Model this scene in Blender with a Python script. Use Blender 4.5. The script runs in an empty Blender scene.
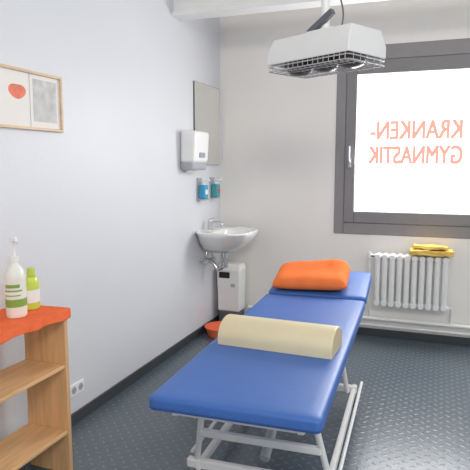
import bpy, bmesh, math, random
from mathutils import Vector, Matrix
random.seed(4)
scene=bpy.context.scene
scene.view_settings.view_transform='Standard'
COL=scene.collection

# ---------------------------------------------------------------- materials
def lin(c):
    return tuple(((v/255)/12.92 if v/255<=0.04045 else ((v/255+0.055)/1.055)**2.4) for v in c)+(1,)
def mat(name,c,rough=0.5,metal=0.0,var=0.06,scale=8,bump=0.0,bscale=60,spec=0.5,coat=0.0,emit=None,estr=0,stretch=None,alpha=1,trans=0):
    m=bpy.data.materials.new(name); m.use_nodes=True
    nt=m.node_tree; b=nt.nodes['Principled BSDF']
    tc=nt.nodes.new('ShaderNodeTexCoord'); mp=nt.nodes.new('ShaderNodeMapping')
    nt.links.new(tc.outputs['Object'],mp.inputs['Vector'])
    if stretch: mp.inputs['Scale'].default_value=stretch
    n=nt.nodes.new('ShaderNodeTexNoise'); n.inputs['Scale'].default_value=scale; n.inputs['Detail'].default_value=4
    nt.links.new(mp.outputs[0],n.inputs['Vector'])
    cr=nt.nodes.new('ShaderNodeValToRGB'); l=lin(c)
    cr.color_ramp.elements[0].position=0.3; cr.color_ramp.elements[1].position=0.7
    cr.color_ramp.elements[0].color=tuple(max(0,v*(1-var)) for v in l[:3])+(1,)
    cr.color_ramp.elements[1].color=tuple(min(1,v*(1+var)) for v in l[:3])+(1,)
    nt.links.new(n.outputs['Fac'],cr.inputs[0]); nt.links.new(cr.outputs[0],b.inputs['Base Color'])
    b.inputs['Roughness'].default_value=rough; b.inputs['Metallic'].default_value=metal
    b.inputs['Specular IOR Level'].default_value=spec; b.inputs['Coat Weight'].default_value=coat
    b.inputs['Transmission Weight'].default_value=trans
    if emit:
        b.inputs['Emission Color'].default_value=lin(emit); b.inputs['Emission Strength'].default_value=estr
    if bump:
        n2=nt.nodes.new('ShaderNodeTexNoise'); n2.inputs['Scale'].default_value=bscale; n2.inputs['Detail'].default_value=5
        nt.links.new(tc.outputs['Object'],n2.inputs['Vector'])
        bp=nt.nodes.new('ShaderNodeBump'); bp.inputs['Strength'].default_value=bump; bp.inputs['Distance'].default_value=0.01
        nt.links.new(n2.outputs['Fac'],bp.inputs['Height']); nt.links.new(bp.outputs[0],b.inputs['Normal'])
    return m

M={}
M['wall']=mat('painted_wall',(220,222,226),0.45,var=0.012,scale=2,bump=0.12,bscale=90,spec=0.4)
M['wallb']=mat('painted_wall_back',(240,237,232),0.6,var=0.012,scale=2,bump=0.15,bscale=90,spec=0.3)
M['ceil']=mat('ceiling_paint',(238,236,232),0.8,var=0.01)
M['base']=mat('dark_skirting',(60,64,68),0.5)
M['blue']=mat('blue_vinyl',(64,106,178),0.46,var=0.05,scale=5,bump=0.06,bscale=40,spec=0.45)
M['blueseam']=mat('blue_vinyl_piping',(44,80,150),0.6)
M['white']=mat('white_powder_coat',(238,238,236),0.35,var=0.02)
M['whiteb']=mat('white_plastic',(240,240,238),0.35,var=0.015)
M['housing']=mat('lamp_housing_paint',(226,226,225),0.4,var=0.015)
M['ceramic']=mat('white_ceramic',(236,236,234),0.12,var=0.01,coat=0.5)
M['grey']=mat('grey_plastic',(95,98,104),0.45)
M['lgrey']=mat('light_grey_plastic',(170,174,180),0.4)
M['bgrey']=mat('blue_grey_plastic',(150,166,186),0.3)
M['black']=mat('black_rubber',(28,29,32),0.6)
M['chrome']=mat('chrome',(205,207,210),0.14,metal=1,var=0.02)
M['steel']=mat('wire_steel',(190,190,190),0.35,metal=0.5,var=0.05)
M['frame']=mat('window_frame_paint',(140,137,138),0.5,var=0.03)
M['frame2']=mat('window_sash_paint',(130,127,129),0.5,var=0.03)
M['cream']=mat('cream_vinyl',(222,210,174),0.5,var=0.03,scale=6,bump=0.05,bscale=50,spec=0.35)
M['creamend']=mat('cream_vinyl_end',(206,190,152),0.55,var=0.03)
M['orange']=mat('orange_cotton',(244,128,72),0.9,var=0.05,scale=10,bump=0.15,bscale=25,spec=0.05)
M['redcloth']=mat('orange_red_cloth',(243,116,72),0.9,var=0.08,scale=14,bump=0.3,bscale=120,spec=0.08)
M['orangep']=mat('orange_plastic',(236,118,76),0.5)
M['yellow']=mat('yellow_terry',(244,206,112),0.95,var=0.12,scale=30,bump=0.6,bscale=200,spec=0.1)
M['pine']=mat('pine_wood',(226,182,132),0.5,var=0.13,scale=5,stretch=(9,0.8,9),spec=0.35)
M['pinev']=mat('pine_wood_upright',(221,176,128),0.5,var=0.13,scale=5,stretch=(9,9,0.8),spec=0.35)
M['framewood']=mat('frame_wood',(212,184,150),0.45,var=0.12,scale=6,stretch=(6,1,6))
M['paper']=mat('paper_mat',(238,234,228),0.7,var=0.01)
M['paper2']=mat('grey_print',(192,190,188),0.5,var=0.18,scale=22)
M['red']=mat('red_print',(232,122,92),0.6,var=0.15,scale=30)
M['bluegel']=mat('blue_gel',(50,160,200),0.3,var=0.05)
M['tealgel']=mat('teal_gel',(60,160,165),0.3,var=0.05)
M['redlabel']=mat('red_label',(205,70,60),0.4)
M['green']=mat('lime_plastic',(200,218,84),0.3,var=0.06)
M['greenlab']=mat('green_label',(136,172,70),0.4)
M['bottlew']=mat('pump_bottle_plastic',(236,236,224),0.35,var=0.03)
M['mirror']=mat('mirror_silver',(240,240,236),0.03,metal=1,var=0.0)
M['emitter']=mat('lamp_element',(60,57,56),0.35,metal=0.3)
M['pane']=mat('frosted_daylit_glass',(240,245,250),0.4,emit=(250,252,255),estr=3.2)
M['letters']=mat('red_foil_letters',(180,90,75),0.5,emit=(255,178,160),estr=0.9)  # lit look of the letters is put in as emission

def floor_mat():
    m=bpy.data.materials.new('tread_rubber_floor'); m.use_nodes=True
    nt=m.node_tree; b=nt.nodes['Principled BSDF']; N=nt.nodes.new; L=nt.links.new
    tc=N('ShaderNodeTexCoord'); mp=N('ShaderNodeMapping'); mp.inputs['Rotation'].default_value=(0,0,math.radians(45)); mp.inputs['Scale'].default_value=(1/0.05,)*3
    L(tc.outputs['Object'],mp.inputs['Vector'])
    sep=N('ShaderNodeSeparateXYZ'); L(mp.outputs[0],sep.inputs[0])
    def ma(op,a,b_=None,c=None):
        n=N('ShaderNodeMath'); n.operation=op
        for i,v in enumerate((a,b_,c)):
            if v is None: continue
            if isinstance(v,(int,float)): n.inputs[i].default_value=v
            else: L(v,n.inputs[i])
        return n.outputs[0]
    X,Y=sep.outputs[0],sep.outputs[1]
    fx=ma('SUBTRACT',ma('SUBTRACT',X,ma('FLOOR',X)),0.5); fy=ma('SUBTRACT',ma('SUBTRACT',Y,ma('FLOOR',Y)),0.5)
    par=ma('MODULO',ma('ABSOLUTE',ma('ADD',ma('FLOOR',X),ma('FLOOR',Y))),2)
    inv=ma('SUBTRACT',1,par)
    a=ma('ADD',ma('MULTIPLY',fx,par),ma('MULTIPLY',fy,inv)); c=ma('ADD',ma('MULTIPLY',fy,par),ma('MULTIPLY',fx,inv))
    e=ma('ADD',ma('POWER',ma('DIVIDE',ma('ABSOLUTE',a),0.38),2),ma('POWER',ma('DIVIDE',ma('ABSOLUTE',c),0.16),2))
    h=ma('MAXIMUM',ma('SUBTRACT',1,e),0)
    hs=ma('MINIMUM',ma('MULTIPLY',h,1.6),1)
    no=N('ShaderNodeTexNoise'); no.inputs['Scale'].default_value=1.3; L(tc.outputs['Object'],no.inputs['Vector'])
    mx=N('ShaderNodeMix'); mx.data_type='RGBA'; mx.inputs['A'].default_value=lin((76,88,98)); mx.inputs['B'].default_value=lin((105,118,128))
    L(ma('ADD',ma('MULTIPLY',hs,0.7),ma('MULTIPLY',no.outputs['Fac'],0.3)),mx.inputs['Factor'])
    L(mx.outputs['Result'],b.inputs['Base Color'])
    b.inputs['Roughness'].default_value=0.27; b.inputs['Specular IOR Level'].default_value=0.8
    bp=N('ShaderNodeBump'); bp.inputs['Strength'].default_value=0.5; bp.inputs['Distance'].default_value=0.002; L(hs,bp.inputs['Height']); L(bp.outputs[0],b.inputs['Normal'])
    return m
M['floor']=floor_mat()

# ---------------------------------------------------------------- helpers
def link(o): COL.objects.link(o); return o
def obj_from_bm(name,bm,m,parent=None,smooth=True,bevel=0,seg=2,subsurf=0,angle=35):
    me=bpy.data.meshes.new(name)
    bmesh.ops.recalc_face_normals(bm,faces=bm.faces)
    bm.to_mesh(me); bm.free()
    mats=m if isinstance(m,(list,tuple)) else [m]
    for k in mats: me.materials.append(M[k])
    o=bpy.data.objects.new(name,me); link(o)
    if bevel:
        md=o.modifiers.new('bevel','BEVEL'); md.width=bevel; md.segments=seg; md.limit_method='ANGLE'; md.angle_limit=math.radians(40)
    if subsurf:
        md=o.modifiers.new('sub','SUBSURF'); md.levels=subsurf; md.render_levels=subsurf
    if smooth:
        for p in me.polygons: p.use_smooth=True
        if not subsurf:
            md=o.modifiers.new('wn','WEIGHTED_NORMAL'); md.keep_sharp=True
            try: me.set_sharp_from_angle(angle=math.radians(angle))
            except Exception: pass
    if parent: o.parent=parent
    return o
def thing(name,loc,label,cat,rot=0,kind=None,group=None):
    e=bpy.data.objects.new(name,None); e.empty_display_size=0.1; e.location=loc; e.rotation_euler=(0,0,rot); link(e)
    if kind: e['kind']=kind
    if label: e['label']=label
    if cat: e['category']=cat
    if group: e['group']=group
    return e
def tag(o,label,cat,group=None):
    o['label']=label; o['category']=cat
    if group: o['group']=group
    return o
def box(bm,lo,hi,mi=0,M4=None):
    lo=Vector(lo);hi=Vector(hi)
    vs=[bm.verts.new((x,y,z)) for x in (lo.x,hi.x) for y in (lo.y,hi.y) for z in (lo.z,hi.z)]
    fs=[(0,1,3,2),(4,6,7,5),(0,4,5,1),(2,3,7,6),(0,2,6,4),(1,5,7,3)]
    for f in fs:
        fa=bm.faces.new([vs[i] for i in f]); fa.material_index=mi
    if M4 is not None:
        bmesh.ops.transform(bm,matrix=M4,verts=vs)
    return vs
def cyl(bm,p0,p1,r0,r1=None,n=24,mi=0,caps=True):
    p0=Vector(p0);p1=Vector(p1); r1=r0 if r1 is None else r1
    d=(p1-p0).normalized(); a=d.orthogonal().normalized(); b=d.cross(a)
    rings=[]
    for p,r in ((p0,r0),(p1,r1)):
        rings.append([bm.verts.new(p+(a*math.cos(t)+b*math.sin(t))*r) for t in [2*math.pi*i/n for i in range(n)]])
    for i in range(n):
        f=bm.faces.new((rings[0][i],rings[0][(i+1)%n],rings[1][(i+1)%n],rings[1][i])); f.material_index=mi
    if caps:
        for rg in (rings[0][::-1],rings[1]):
            f=bm.faces.new(rg); f.material_index=mi
def lathe(bm,prof,c=(0,0,0),n=32,mi=0,sx=1,sy=1,cap=True):
    c=Vector(c); rings=[]
    for r,z in prof:
        rings.append([bm.verts.new(c+Vector((r*sx*math.cos(2*math.pi*i/n),r*sy*math.sin(2*math.pi*i/n),z))) for i in range(n)])
    for a,b in zip(rings,rings[1:]):
        for i in range(n):
            f=bm.faces.new((a[i],a[(i+1)%n],b[(i+1)%n],b[i])); f.material_index=mi
    if cap:
        for rg in (rings[0][::-1],rings[-1]):
            f=bm.faces.new(rg); f.material_index=mi
def tube(bm,pts,r,n=10,cyclic=False,mi=0,round_=0.0):
    P=[Vector(p) for p in pts]
    if round_>0 and len(P)>2:
        Q=[] 
        L=len(P); rng=range(L) if cyclic else range(1,L-1)
        if not cyclic: Q.append(P[0])
        for i in rng:
            a,b,c=P[i-1],P[i],P[(i+1)%L]
            r1=min(round_,(a-b).length*0.45,(c-b).length*0.45)
            s=b+(a-b).normalized()*r1; e=b+(c-b).normalized()*r1
            for k in range(6):
                t=k/5; Q.append(s*(1-t)**2+b*2*t*(1-t)+e*t*t)
        if not cyclic: Q.append(P[-1])
        P=Q
    L=len(P); rings=[]; prev=None
    for i in range(L):
        if cyclic: d=(P[(i+1)%L]-P[i-1]).normalized()
        else: d=(P[min(i+1,L-1)]-P[max(i-1,0)]).normalized()
        if prev is None: a=d.orthogonal().normalized()
        else:
            a=(prev-d*prev.dot(d)); a=a.normalized() if a.length>1e-5 else d.orthogonal().normalized()
        prev=a; b=d.cross(a)
        rings.append([bm.verts.new(P[i]+(a*math.cos(2*math.pi*k/n)+b*math.sin(2*math.pi*k/n))*r) for k in range(n)])
    rr=range(L) if cyclic else range(L-1)
    for i in rr:
        A,B=rings[i],rings[(i+1)%L]
        off=0
        if cyclic and i==L-1:
            off=min(range(n),key=lambda o:(A[0].co-B[o].co).length)
        for k in range(n):
            f=bm.faces.new((A[k],A[(k+1)%n],B[(k+1+off)%n],B[(k+off)%n])); f.material_index=mi
    if not cyclic:
        bm.faces.new(rings[0][::-1]).material_index=mi; bm.faces.new(rings[-1]).material_index=mi
def beam(bm,p0,p1,w,h,mi=0,up=(0,0,1)):
    """rectangular bar between two points"""
    p0=Vector(p0);p1=Vector(p1);d=(p1-p0).normalized(); up=Vector(up)
    if abs(d.dot(up))>0.98: up=Vector((0,1,0))
    s=d.cross(up).normalized(); u=s.cross(d)
    vs=[]
    for p in (p0,p1):
        for a,b in ((-1,-1),(1,-1),(1,1),(-1,1)):
            vs.append(bm.verts.new(p+s*a*w/2+u*b*h/2))
    for f in ((3,2,1,0),(4,5,6,7),(0,1,5,4),(1,2,6,5),(2,3,7,6),(3,0,4,7)):
        bm.faces.new([vs[i] for i in f]).material_index=mi
def struct(o): o['kind']='structure'; return o
def B(): return bmesh.new()

# ---------------------------------------------------------------- room shell
XR,YF,ZC=3.7,-7.2,3.05
WX0,WX1,WZ0,WZ1=1.08,2.50,0.90,2.49   # window opening
b=B(); box(b,(-0.2,YF,-0.1),(XR+.2,0.2,0)); struct(obj_from_bm('floor',b,'floor',smooth=False))
b=B(); box(b,(-0.2,YF,0),(0,0.2,ZC)); struct(obj_from_bm('wall_left',b,'wall',smooth=False))
b=B()
box(b,(0,0,0),(WX0,0.2,ZC)); box(b,(WX1,0,0),(XR,0.2,ZC)); box(b,(WX0,0,0),(WX1,0.2,WZ0)); box(b,(WX0,0,WZ1),(WX1,0.2,ZC))
struct(obj_from_bm('wall_back',b,'wallb',smooth=False))
b=B(); box(b,(-0.2,YF,ZC),(XR+.2,0.2,ZC+0.1)); struct(obj_from_bm('ceiling',b,'ceil',smooth=False))
b=B(); box(b,(0,YF,0),(0.012,0,0.07)); struct(obj_from_bm('baseboard_left',b,'base',bevel=0.003))
b=B(); box(b,(0.012,-0.012,0),(XR,0,0.07)); struct(obj_from_bm('baseboard_back',b,'base',bevel=0.003))
b=B()
box(b,(0,-0.95,2.64),(XR,-0.85,2.78)); box(b,(0,-0.98,2.610),(XR,-0.82,2.64))
struct(obj_from_bm('trim_1',b,'white',bevel=0.004))

# window
w=thing('window_1',(WX0,0,WZ0),'grey framed frosted window with red lettering',None,kind='structure')
W_,H_=WX1-WX0,WZ1-WZ0
def rectframe(bm,x0,z0,x1,z1,t,y0,y1,tb=None,tt=None):
    tb=t if tb is None else tb; tt=t if tt is None else tt
    box(bm,(x0,y0,z0),(x0+t,y1,z1)); box(bm,(x1-t,y0,z0),(x1,y1,z1))
    box(bm,(x0+t,y0,z0),(x1-t,y1,z0+tb)); box(bm,(x0+t,y0,z1-tt),(x1-t,y1,z1))
b=B(); rectframe(b,0,0,W_,H_,0.085,-0.01,0.10,0.10,0.12); obj_from_bm('window_frame',b,'frame',w,bevel=0.006)
b=B(); rectframe(b,0.086,0.101,W_-.086,H_-.121,0.087,-0.018,0.06,0.10,0.11); obj_from_bm('sash',b,'frame2',w,bevel=0.006)
b=B(); box(b,(0.16,0.02,0.18),(W_-.16,0.028,H_-.2)); obj_from_bm('window_pane',b,'pane',w,smooth=False)
b=B(); box(b,(0.115,-0.032,0.58),(0.14,-0.018,0.66)); tube(b,[(0.1275,-0.02,0.63),(0.1275,-0.065,0.63),(0.1275,-0.068,0.76)],0.010,n=10,round_=0.02); obj_from_bm('window_handle',b,'lgrey',w,bevel=0.002)
# lettering on the glass (reads correctly from outside -> mirrored inside)
def text_mesh(s,width,height,x0,z0,y,name,mname,parent,mirror=True,bold=.0058):
    cu=bpy.data.curves.new('t','FONT'); cu.body=s; cu.extrude=0.0; cu.offset=0.0
    o=bpy.data.objects.new('t',cu); link(o)
    dg=bpy.context.evaluated_depsgraph_get(); me=bpy.data.meshes.new_from_object(o.evaluated_get(dg))
    bpy.data.objects.remove(o)
    xs=[v.co.x for v in me.vertices]; ys=[v.co.y for v in me.vertices]
    ax,bx,ay,by=min(xs),max(xs),min(ys),max(ys)
    for v in me.vertices:
        u=(v.co.x-ax)/(bx-ax); h=(v.co.y-ay)/(by-ay)
        if mirror: u=1-u
        v.co=(x0+u*width,y,z0+h*height)
    vv=[v.co.copy() for v in me.vertices]; ff=[list(p.vertices) for p in me.polygons]
    V=[];Fc=[]
    for k,(dx,dz) in enumerate(((-1,-.7),(1,-.7),(1,.7),(-1,.7),(0,0))):
        o_=len(V); V+=[(c.x+dx*bold,c.y+k*.00012,c.z+dz*bold) for c in vv]; Fc+=[[i+o_ for i in f] for f in ff]
    me2=bpy.data.meshes.new(name); me2.from_pydata(V,[],Fc)
    me2.materials.append(M[mname]); no=bpy.data.objects.new(name,me2); link(no); no.parent=parent
    return no
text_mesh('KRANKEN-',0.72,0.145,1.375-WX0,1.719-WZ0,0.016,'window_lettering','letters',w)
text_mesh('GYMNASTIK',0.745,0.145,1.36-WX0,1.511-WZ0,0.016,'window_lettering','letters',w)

# ---------------------------------------------------------------- treatment table
TH=0.62
t=thing('treatment_table',(1.260,-3.115,0),'blue padded treatment table on a white height-adjustable steel frame','treatment table',rot=math.radians(2.3))
def pad(name,y0,y1,thick,ztop,tilt,parent,hw=0.336):
    b=B(); L=y1-y0; R=.025; pts=[]
    for cx,cy,a0 in ((hw-R,R,-90),(hw-R,L-R,0),(-hw+R,L-R,90),(-hw+R,R,180)):
        for k in range(6):
            a=math.radians(a0+90*k/5); pts.append((cx+R*math.cos(a),cy+R*math.sin(a)))
    levels=[(.010,-thick),(.002,-thick+.004),(0,-thick+.012),(0,-.017),(.003,-.008),(.010,-.002),(.024,.001),(.06,.004)]
    rings=[]
    for ins,z in levels:
        ring=[]
        for x,y in pts:
            sx=(hw-ins)/hw; sy=(L/2-ins)/(L/2)
            ring.append(b.verts.new((x*sx,L/2+(y-L/2)*sy,z)))
        rings.append(ring)
    n=len(pts)
    for A,C in zip(rings,rings[1:]):
        for i in range(n): b.faces.new((A[i],A[(i+1)%n],C[(i+1)%n],C[i]))
    b.faces.new(rings[0][::-1]); b.faces.new(rings[-1])
    o=obj_from_bm(name,b,'blue',parent,angle=60)
    o.location=(0,y0,ztop); o.rotation_euler=(tilt,0,0)
    b=B(); tube(b,[(x*1.001,L/2+(y-L/2)*1.0005,-thick+.014) for x,y in pts],.0022,n=6,cyclic=True)
    s_=obj_from_bm('seam_piping',b,'blueseam',o)
    return o
pad('mattress_pad',0.055,1.855,0.058,TH,0,t)
pad('headrest_pad',1.895,2.41,0.058,TH+.006,math.radians(9),t)
b=B()
for sx in (-1,1): beam(b,(sx*.25,.12,TH-.080),(sx*.25,1.84,TH-.080),.025,.04)
for y in (.14,.9,1.80): beam(b,(-.265,y,TH-.080),(.265,y,TH-.080),.025,.04)
for sx in (-1,1): beam(b,(sx*.2,1.82,TH-.080),(sx*.2,2.3,TH-.012),.025,.03)
beam(b,(-.2,2.25,TH-.02),(.2,2.25,TH-.02),.025,.03)
obj_from_bm('top_frame',b,'white',t,bevel=0.004)
b=B()
for sx in (-1,1): beam(b,(sx*.30,.48,.10),(sx*.30,1.66,.10),.03,.04)
for y in (.50,1.60): beam(b,(-.36,y,.11),(.32,y,.11),.035,.045)
obj_from_bm('base_frame',b,'white',t,bevel=0.008)
for ya,yb,xa in ((.50,.40,.31),(1.50,1.30,.27)):
    for sx in (-1,1):
        b=B(); tube(b,[(sx*xa,ya,.13),(sx*.235,yb,TH-.10)],.014,n=14); obj_from_bm('lift_arm',b,'white',t)
for xx,y,z in ((.28,.455,.29),(.26,1.41,.32)):
    b=B(); beam(b,(-xx,y,z),(xx,y,z),.03,.034); obj_from_bm('cross_bar',b,'white',t,bevel=0.006)
b=B()
tube(b,[(0.0,.56,.15),(0.0,1.25,TH-.11)],.016,n=16); cyl(b,(0,.56,.15),(0,.95,.356),.024)
obj_from_bm('lift_motor',b,'lgrey',t)
for sx in (-1,1):
    b=B(); tube(b,[(sx*.345,.52,.15),(sx*.345,1.62,.15)],.009,n=10)
    obj_from_bm('foot_rail',b,'white',t)
for sx in (-1,1):
    for y in (.50,1.60):
        b=B(); cyl(b,(sx*.30,y,0.012),(sx*.30,y,.085),.012,n=14); lathe(b,[(.03,0),(.032,.006),(.03,.014),(.015,.022)],(sx*.30,y,0),n=20)
        obj_from_bm('foot',b,'black',t)

# bolster (half round)
b=B(); prof=[]
hw,hh=0.113,0.12; n=22
prof=[(-hw,0),(-hw,.03)]+[(-hw*math.cos(math.pi*i/n),.03+(hh-.03)*math.sin(math.pi*i/n)) for i in range(1,n)]+[(hw,.03),(hw,0)]
rings=[]
for x,s_ in ((-.284,.94),(-.281,.98),(-.275,1),(.279,1),(.285,.98),(.288,.94)): rings.append([b.verts.new((x,p[0]*s_,p[1]*s_)) for p in prof])
k=len(prof)
for A,C in zip(rings,rings[1:]):
    for i in range(k): b.faces.new((A[i],A[(i+1)%k],C[(i+1)%k],C[i]))
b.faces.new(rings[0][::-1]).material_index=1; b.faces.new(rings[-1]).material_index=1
o=obj_from_bm('bolster_cushion',b,['cream','creamend'],angle=40); o.location=(1.236,-2.32,TH+.0048); o.rotation_euler=(0,0,math.radians(-2.5))
tag(o,'cream vinyl half-round bolster lying across the blue table','bolster')

# pillow
b=B(); nx,ny=26,20; g={}
for s in (1,-1):
    for i in range(nx+1):
        for j in range(ny+1):
            u=i/nx*2-1; v=j/ny*2-1
            edge=(1-abs(u)**6)*(1-abs(v)**5)
            h=max(0,edge)**0.5
            px=u*.262; py=v*.183
            z=s*h*(.064 if s>0 else .045)
            if s>0:
                z+=.055*h*math.exp(-((v-.5-.12*u)/.5)**2)*(.65+.35*u)
                z-=.007*h*math.exp(-((u+.25-.3*v)/.16)**2)+.004*h*math.exp(-((u-.45+.2*v)/.12)**2)
            if (i in(0,nx) or j in (0,ny)) and s==-1: g[(s,i,j)]=g[(1,i,j)]; continue
            g[(s,i,j)]=b.verts.new((px,py,z))
for s in (1,-1):
    for i in range(nx):
        for j in range(ny):
            q=[g[(s,i,j)],g[(s,i+1,j)],g[(s,i+1,j+1)],g[(s,i,j+1)]]
            if s<0:q.reverse()
            try:b.faces.new(q)
            except ValueError: pass
o=obj_from_bm('pillow',b,'orange',subsurf=1); o.location=(1.125,-1.07,TH+.089); o.rotation_euler=(math.radians(9),math.radians(-2),math.radians(4))
tag(o,'orange cotton pillow at the head of the blue table','pillow')

# ---------------------------------------------------------------- heat lamp
HZ=1.97
h=thing('heat_lamp',(1.37,-2.0,HZ),'white box-shaped heat lamp with wire grille hanging from ceiling','heat lamp',rot=math.radians(-28))
b=B()
W2,D2,Z0,Z1=.260,.150,.045,.175
o_=[(-W2,-D2),(W2,-D2),(W2,D2),(-W2,D2)]
lv=[[b.verts.new((x*sx,y*sy,z)) for x,y in o_] for sx,sy,z in ((.965,.94,Z1-.08),(.965,.94,Z0),(1,1,Z0),(1,1,Z0+.055),(.955,.78,Z1))]
for A,C in zip(lv,lv[1:]):
    for i in range(4): b.faces.new((A[i],A[(i+1)%4],C[(i+1)%4],C[i]))
b.faces.new(lv[0]); b.faces.new(lv[-1])
obj_from_bm('lamp_housing',b,'housing',h,bevel=0.006,seg=3,angle=25)
b=B()
for z in (.034,.012):
    tube(b,[(-.258,-.149,z),(.258,-.149,z),(.258,.149,z),(-.258,.149,z)],.0028,n=6,cyclic=True,round_=.02)
for i in range(16):
    x=-.24+.48*i/15; tube(b,[(x,-.149,.045),(x,-.149,.010),(x,.149,.010),(x,.149,.045)],.0017,n=5)
for j in range(5):
    y=-.11+.22*j/4; tube(b,[(-.258,y,.045),(-.258,y,.010),(.258,y,.010),(.258,y,.045)],.0017,n=5)
obj_from_bm('wire_grille',b,'steel',h)
for x in (-.165,.0,.165):
    b=B(); lathe(b,[(.001,-.002),(.035,.0),(.058,.010),(.068,.028),(.072,.095)],(x,0,0),n=28); 
    obj_from_bm('heating_element',b,'emitter',h)
b=B(); cyl(b,(0,0,.170),(0,0,ZC-HZ-.002),.022,n=16); box(b,(-.08,-.05,.172),(.08,.05,.20)); lathe(b,[(.06,ZC-HZ-.03),(.06,ZC-HZ-.001)],n=24)
obj_from_bm('ceiling_mount',b,'white',h,bevel=0.002)
b=B(); beam(b,(-.08,-.03,.195),(.07,-.03,.275),.03,.03); obj_from_bm('tilt_lever',b,'grey',h,bevel=.003)
b=B(); tube(b,[(.08,.02,.174),(.10,.02,.27),(.05,.0,.45),(.04,.0,.7),(.03,0,ZC-HZ-.005)],.004,n=8,round_=.08)
obj_from_bm('power_cable',b,'grey',h)

# ---------------------------------------------------------------- radiator
RX0,RN,RP=1.455,10,0.059
r=thing('radiator',(RX0,-.06,0.30),'white cast column radiator under the window','radiator')
zb,zt=0.02,0.46
def column(name):
    b=B()
    for y in (-.045,-.105):
        tube(b,[(0,y,zb+.02),(0,y,zt-.02)],.0225,n=12)
    for z in (zb+.022,zt-.022):
        tube(b,[(0,-.022,z),(0,-.128,z)],.0255,n=12)
        tube(b,[(-.0295,-.075,z),(.0295,-.075,z)],.022,n=12)
    box(b,(-.020,-.120,zb+.03),(.020,-.030,zt-.03))
    return obj_from_bm(name,b,'whiteb',r,bevel=0.005)
c0=column('radiator_column'); c0.location=(.031,0,0)
for i in range(1,RN):
    c=c0.copy(); c.location=(.031+i*RP,0,0); COL.objects.link(c)
b=B(); cyl(b,(0,-.075,zt-.02),(-.035,-.075,zt-.02),.014); obj_from_bm('valve_body',b,'chrome',r)
b=B(); lathe(b,[(.014,-.03),(.018,-.02),(.018,.02),(.015,.03)],(-.04,-.075,zt-.02),n=18); obj_from_bm('thermostat_knob',b,'whiteb',r)
b=B(); tube(b,[(-.04,-.075,zt-.05),(-.04,-.075,-.0),(-.04,-.02,-.06),(-.04,.015,-.111)],.007,n=10,round_=.04); obj_from_bm('feed_pipe',b,'whiteb',r)
b=B(); tube(b,[(RN*RP,-.075,zb+.02),(RN*RP+.03,-.075,zb+.02),(RN*RP+.03,.015,-.111)],.008,n=10,round_=.03); obj_from_bm('feed_pipe',b,'whiteb',r)
for x in (.1,.5):
    b=B(); box(b,(x-.012,-.03,zb),(x+.012,.06,zb+.03)); obj_from_bm('wall_bracket',b,'whiteb',r)
# heating pipes along wall
p=thing('heating_pipe',(0.3,-.045,.17),'white painted heating pipe running along the wall above the skirting','pipe')
b=B(); tube(b,[(0,0,0),(3.38,0,0)],.016,n=14); obj_from_bm('pipe_run',b,'whiteb',p)
b=B(); tube(b,[(0,0,-.06),(3.38,0,-.06)],.012,n=14); obj_from_bm('pipe_run',b,'whiteb',p)
for x in (.1,1.0,2.0,3.0):
    b=B(); box(b,(x-.01,-.018,-.075),(x+.01,.045,.02)); obj_from_bm('pipe_clip',b,'whiteb',p,bevel=.002)

# towels
def towel(loc,rz,sx,sy,layers,th=.022,am=1):
    b=B()
    for L in range(layers):
        z0=L*th
        dx=random.uniform(-.012,.012)
        box(b,(-sx/2+dx,-sy/2+dx,z0+.001),(sx/2+dx,sy/2,z0+th))
    bmesh.ops.subdivide_edges(b,edges=b.edges[:],cuts=7,use_grid_fill=True)
    for v in b.verts:
        x,y=v.co.x,v.co.y
        v.co.z+=am*(.004*math.sin(x*34+y*23)+.003*math.sin(y*61)+.002*math.sin(x*83)); v.co.y+=.006*math.sin(x*31+v.co.z*90); v.co.x+=.005*math.sin(y*47+v.co.z*120)
    o=obj_from_bm('folded_towel',b,'yellow',bevel=.005,seg=3,angle=60); o.location=loc; o.rotation_euler=(0,0,rz)
    return o
o=towel((1.915,-.135,.775),.04,.33,.17,2,.02); tag(o,'folded yellow terry towel lying on the white radiator','towel','yellow towels on the radiator')
o=towel((1.90,-.135,.824),-.10,.26,.15,1,.024); tag(o,'smaller folded yellow towel on top of the other towel','towel','yellow towels on the radiator')

# ---------------------------------------------------------------- sink
s=thing('washbasin',(0,-.40,.925),'white ceramic wall-mounted washbasin in the room corner','washbasin')
def srect(cx,hx,hy,z,n=48,e=2.6,flat=None):
    out=[]
    for i in range(n):
        t_=2*math.pi*i/n; c=math.cos(t_); q=math.sin(t_)
        x=cx+hx*math.copysign(abs(c)**(2/e),c); y=hy*math.copysign(abs(q)**(2/e),q)
        if flat is not None: x=max(x,flat)
        out.append((x,y,z))
    return out
b=B()
secs=[srect(.16,.10,.09,-.18,flat=.0),srect(.18,.17,.15,-.145,flat=.0),srect(.21,.22,.22,-.085,flat=.0),srect(.225,.24,.275,-.03,flat=.0),srect(.228,.245,.285,0,e=3,flat=.0),srect(.228,.237,.277,.012,e=3,flat=.0),
      srect(.27,.165,.225,.008),srect(.27,.155,.215,-.01),srect(.265,.14,.17,-.07),srect(.26,.10,.12,-.105),srect(.26,.03,.03,-.115)]
R_=[[b.verts.new(p_) for p_ in sc] for sc in secs]
for A,C in zip(R_,R_[1:]):
    n_=len(A)
    for i in range(n_): b.faces.new((A[i],A[(i+1)%n_],C[(i+1)%n_],C[i]))
b.faces.new(R_[0][::-1]); b.faces.new(R_[-1])
obj_from_bm('basin',b,'ceramic',s,angle=60)
fa=B(); cyl(fa,(.06,0,.012),(.06,0,.085),.022,.020); tube(fa,[(.06,0,.06),(.10,0,.08),(.17,0,.07),(.175,0,.045)],.012,n=12,round_=.04)
o=obj_from_bm('faucet',fa,'chrome',s)
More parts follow.
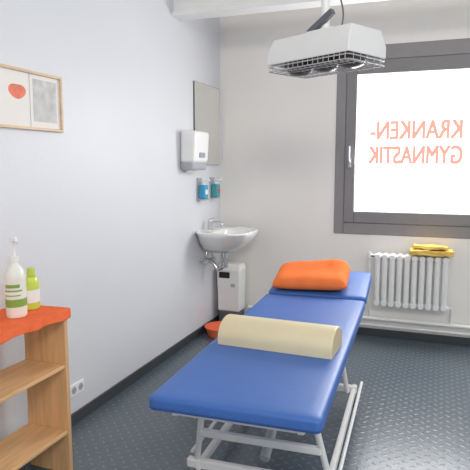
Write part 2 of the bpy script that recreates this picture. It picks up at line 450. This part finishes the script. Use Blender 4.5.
b=B(); beam(b,(.05,0,.10),(.10,0,.115),.02,.01); cyl(b,(.06,0,.083),(.06,0,.10),.021,.018); k_=obj_from_bm('faucet_lever',b,'chrome',o,bevel=.002)
b=B(); tube(b,[(.2,0,-.15),(.2,0,-.30),(.13,0,-.35),(.09,0,-.28),(.0,0,-.26)],.019,n=12,round_=.05); cyl(b,(.2,0,-.19),(.2,0,-.23),.030); cyl(b,(.2,0,-.27),(.2,0,-.32),.027); obj_from_bm('drain_trap',b,'chrome',s)
for yy in (-.09,.09):
    b=B(); cyl(b,(0,yy,-.27),(.05,yy,-.27),.010); cyl(b,(.045,yy,-.29),(.045,yy,-.25),.012); tube(b,[(.045,yy,-.25),(.05,yy*.7,-.2),(.06,yy*.3,-.10)],.006,n=8,round_=.03); cyl(b,(.05,yy,-.27),(.075,yy,-.27),.018,.016,n=8)
    obj_from_bm('angle_valve',b,'chrome',s)

# mirror
m_=thing('wall_mirror',(0,-.33,1.50),'rectangular frameless mirror on the wall above the washbasin','mirror')
b=B(); box(b,(.0,-.27,0),(.012,.27,.69)); obj_from_bm('mirror_backing',b,'grey',m_,bevel=.001)
b=B(); box(b,(.012,-.266,.004),(.015,.266,.686)); obj_from_bm('mirror_glass',b,'mirror',m_,smooth=False)

# paper towel dispenser
d=thing('paper_towel_dispenser',(0,-.725,1.46),'white plastic paper towel dispenser on the wall beside the mirror','dispenser')
b=B(); vs=box(b,(.0,-.145,.055),(.14,.145,.31))
for v in vs:
    if v.co.z<.1 and v.co.x>.05: v.co.x-=.015
obj_from_bm('dispenser_cover',b,'whiteb',d,bevel=.028,seg=5)
b=B(); box(b,(.0,-.138,0),(.112,.138,.075)); obj_from_bm('dispenser_base',b,'lgrey',d,bevel=.015,seg=4)
b=B(); box(b,(.110,-.05,.10),(.1385,.05,.14)); obj_from_bm('refill_window',b,'bgrey',d,bevel=.002)
b=B(); box(b,(.03,-.09,-.02),(.045,.09,.005)); obj_from_bm('paper_towel',b,'paper',d)

# small dispensers
def soap(y,gel,lab,label):
    e=thing('soap_dispenser',(0,y,1.20),label,'soap dispenser',group='wall dispensers above the washbasin')
    b=B(); box(b,(.0,-.045,.0),(.012,.045,.19)); box(b,(.012,-.045,0),(.075,.045,.012)); obj_from_bm('wall_holder',b,'lgrey',e,bevel=.003)
    b=B(); box(b,(.014,-.042,.013),(.072,.042,.13)); obj_from_bm('bottle',b,gel,e,bevel=.01,seg=3)
    b=B(); box(b,(.072,-.025,.05),(.0735,.025,.09)); obj_from_bm('bottle_label',b,lab,e)
    b=B(); cyl(b,(.04,0,.13),(.04,0,.155),.012); beam(b,(.03,0,.16),(.10,0,.17),.03,.012); obj_from_bm('pump_lever',b,'whiteb',e,bevel=.002)
soap(-.50,'bluegel','whiteb','wall soap dispenser holding a bottle of bright blue liquid')
soap(-.22,'tealgel','redlabel','wall disinfectant dispenser with teal liquid and small red label')

# white bin below the basin
hh_=thing('waste_bin',(.150,-.115,0),'white waste bin with dark opening standing in the corner','waste bin')
b=B(); vs=box(b,(-.11,-.09,.15),(.12,.09,.54))
for v in vs:
    if v.co.z<.2: v.co.x*=.92; v.co.y*=.92
obj_from_bm('bin_body',b,'whiteb',hh_,bevel=.014,seg=4)
b=B(); box(b,(-.095,-.078,.0),(.105,.078,.152)); obj_from_bm('bin_base',b,'grey',hh_,bevel=.01)
b=B(); vs=box(b,(-.114,-.094,.53),(.124,.094,.59))
for v in vs:
    if v.co.z>.57: v.co.x*=.85; v.co.y=v.co.y*.7+.02
obj_from_bm('bin_lid',b,'whiteb',hh_,bevel=.012,seg=3)
b=B(); box(b,(-.085,-.0925,.465),(.02,-.088,.521)); obj_from_bm('bin_opening',b,'black',hh_,bevel=.002)
b=B(); box(b,(.03,-.0925,.385),(.07,-.088,.415)); obj_from_bm('sticker',b,'lgrey',hh_)

# orange bowl on floor
k=thing('waste_bowl',(.18,-.45,0),'low wide orange plastic bowl on the floor below the washbasin','bowl')
b=B(); lathe(b,[(.001,0),(.11,0),(.115,.005),(.14,.080),(.136,.080),(.112,.01),(.001,.008)],n=32,cap=False); obj_from_bm('bowl_body',b,'orangep',k)
b=B(); tube(b,[(.14*math.cos(a),.14*math.sin(a),.082) for a in [2*math.pi*i/32 for i in range(32)]],.006,n=8,cyclic=True); obj_from_bm('bowl_rim',b,'orangep',k)

# outlet
e=thing('double_socket',(0,-2.285,.205),'white double wall socket above the skirting','socket')
b=B(); box(b,(.0,-.066,-.035),(.010,.066,.035)); obj_from_bm('cover_plate',b,'whiteb',e,bevel=.003)
for yy in (-.032,.032):
    b=B(); cyl(b,(.010,yy,0),(.0115,yy,0),.021); cyl(b,(.0114,yy-.008,0),(.012,yy-.008,0),.003,n=8,mi=1); cyl(b,(.0114,yy+.008,0),(.012,yy+.008,0),.003,n=8,mi=1); obj_from_bm('socket_insert',b,['lgrey','black'],e)

# ---------------------------------------------------------------- picture
f=thing('framed_picture',(0,-2.66,1.82),'light wood framed picture with orange motif on the wall','picture')
b=B(); y0,y1,z0,z1=-.36,.33,-.145,.145; tt=.014
box(b,(.0,y0,z0),(.02,y1,z0+tt)); box(b,(.0,y0,z1-tt),(.02,y1,z1)); box(b,(.0,y0,z0+tt),(.02,y0+tt,z1-tt)); box(b,(.0,y1-tt,z0+tt),(.02,y1,z1-tt))
obj_from_bm('picture_frame',b,'framewood',f,bevel=.002)
b=B(); box(b,(.002,y0+tt,z0+tt),(.008,y1-tt,z1-tt)); obj_from_bm('picture_mat',b,'paper',f,smooth=False)
b=B()
pts=[]
for i in range(28):
    a=2*math.pi*i/28; rr=.046*(1+.12*math.cos(2*a)+.06*math.sin(3*a)); pts.append(b.verts.new((.0085,.0+rr*math.cos(a)*1.15,.035+rr*math.sin(a)*.85)))
b.faces.new(pts)
obj_from_bm('printed_motif',b,'red',f,smooth=False)
b=B(); box(b,(.0082,.11,-.10),(.0086,.29,.11)); obj_from_bm('printed_panel',b,'paper2',f,smooth=False)
b=B(); box(b,(.0082,.085,z0+tt),(.0095,.088,z1-tt)); obj_from_bm('printed_line',b,'lgrey',f,smooth=False)

# ---------------------------------------------------------------- shelf
SY0,SY1,SX,SZ=-3.60,-2.74,.31,.82
sh=thing('wooden_shelf',(0.014,0,0),'light pine open shelf standing against the wall','shelf')
for y in (SY1-.024,SY0):
    b=B(); box(b,(.055,y,0),(SX-.014,y+.024,SZ-.019)); obj_from_bm('side_panel',b,'pinev',sh,bevel=.003)
for z in (.225,.555):
    b=B(); box(b,(.055,SY0+.025,z-.018),(SX-.018,SY1-.025,z)); obj_from_bm('shelf_board',b,'pine',sh,bevel=.003)
b=B(); box(b,(.0,SY0-.005,SZ-.018),(SX-.01,SY1+.005,SZ)); obj_from_bm('top_board',b,'pine',sh,bevel=.003)

# cloth
b=B(); nx,ny=38,110; g=[]
x0,x1=.03,.31; yA,yB=-3.62,-2.725
TOT=.350
for i in range(nx+1):
    row=[]
    for j in range(ny+1):
        y=yA+(yB-yA)*j/ny
        sdist=i/nx*TOT
        top=x1-x0+.004
        hang=.034+.005*math.sin(y*11+1)+.004*math.sin(y*29)
        if sdist<=top: x=x0+sdist; z=SZ+.0025+.0012*math.sin(y*37+x*29)
        else:
            q=(sdist-top)/(TOT-top); x=x0+top+.003+(.005+.004*math.sin(y*44+1.5*math.sin(y*19)))*q**1.3; z=SZ+.0025-q*hang-.002*min(1,q*4)
        row.append(b.verts.new((x,y,z)))
    g.append(row)
for i in range(nx):
    for j in range(ny): b.faces.new((g[i][j],g[i+1][j],g[i+1][j+1],g[i][j+1]))
o=obj_from_bm('table_cloth',b,'redcloth',angle=75); md=o.modifiers.new('sol','SOLIDIFY'); md.thickness=.0015; md.offset=1
tag(o,'orange-red cloth runner draped over the top of the shelf','cloth')

# pump bottle
def band(b,r,sx,z0,z1,a0,a1,n_=14,mi=0):
    A=[];C=[]
    for i in range(n_+1):
        a=a0+(a1-a0)*i/n_
        A.append(b.verts.new((r*sx*math.cos(a),r*math.sin(a),z0))); C.append(b.verts.new((r*sx*math.cos(a),r*math.sin(a),z1)))
    for i in range(n_): b.faces.new((A[i],A[i+1],C[i+1],C[i])).material_index=mi
e=thing('pump_bottle',(.185,-2.93,SZ+.006),'white lotion pump bottle with green label on the orange cloth','bottle')
b=B(); lathe(b,[(.001,0),(.044,0),(.048,.006),(.049,.02),(.049,.17),(.046,.195),(.034,.22),(.018,.235),(.016,.25)],n=36,sx=.85); obj_from_bm('bottle_body',b,'bottlew',e,angle=50)
b=B(); band(b,.0498,.85,.05,.085,-math.pi*.8,math.pi*.3); band(b,.0498,.85,.12,.127,-math.pi*.65,-.05*math.pi); band(b,.0498,.85,.137,.152,-math.pi*.6,-.12*math.pi); band(b,.0498,.85,.10,.105,-math.pi*.65,-.1*math.pi)
obj_from_bm('bottle_label',b,'greenlab',e)
b=B(); cyl(b,(0,0,.25),(0,0,.275),.02); cyl(b,(0,0,.275),(0,0,.335),.007); lathe(b,[(.012,.335),(.016,.34),(.014,.358)],n=18); tube(b,[(0,0,.349),(.03,-.02,.351),(.045,-.03,.339)],.007,n=8,round_=.01); obj_from_bm('pump_head',b,'whiteb',e)
# green bottle
e=thing('squeeze_bottle',(.16,-2.80,SZ+.006),'yellow-green bottle with white label on the orange cloth','bottle')
b=B(); lathe(b,[(.001,0),(.034,0),(.040,.006),(.042,.06),(.040,.125),(.030,.150),(.017,.16)],n=30,sx=.75); obj_from_bm('bottle_body',b,'green',e,angle=50)
b=B(); lathe(b,[(.018,.16),(.019,.165),(.017,.195),(.008,.198)],n=20); obj_from_bm('bottle_cap',b,'green',e)
b=B(); band(b,.0430,.75,.035,.095,-math.pi*.7,math.pi*.2)
obj_from_bm('bottle_label',b,'whiteb',e)

# ---------------------------------------------------------------- light
wd=bpy.data.worlds.new('world'); scene.world=wd; wd.use_nodes=True
bg=wd.node_tree.nodes['Background']; bg.inputs[0].default_value=(0.92,0.95,1.0,1); bg.inputs[1].default_value=0.72
def area(name,loc,target,sx,sy,pw,col):
    l=bpy.data.lights.new(name,'AREA'); l.shape='RECTANGLE'; l.size=sx; l.size_y=sy; l.energy=pw; l.color=col
    o=bpy.data.objects.new(name,l); link(o); o.location=loc
    o.rotation_euler=(Vector(target)-Vector(loc)).to_track_quat('-Z','Y').to_euler(); return o
area('window_daylight',(1.80,-.08,1.68),(1.5,-3.5,.6),1.1,1.1,42,(1,.99,.98))
area('right_fill',(3.6,-4.2,1.9),(0,-2.6,1.2),2.2,1.6,9,(.94,.965,1))  # general fill added from the right, no window built there
area('rear_fill',(2.6,-5.2,2.95),(1.8,-.3,1.4),1.2,.6,70,(1,.965,.92))  # unseen overhead fill added behind the camera to brighten the room

# ---------------------------------------------------------------- camera
cam=bpy.data.cameras.new('camera'); co=bpy.data.objects.new('camera',cam); link(co)
cam.sensor_width=36; cam.sensor_fit='HORIZONTAL'; cam.lens=550/470*36
co.location=(1.94,-4.85,1.5)
co.rotation_euler=(math.radians(90-7.25),0,math.radians(20.29)); cam.clip_start=.05
scene.camera=co
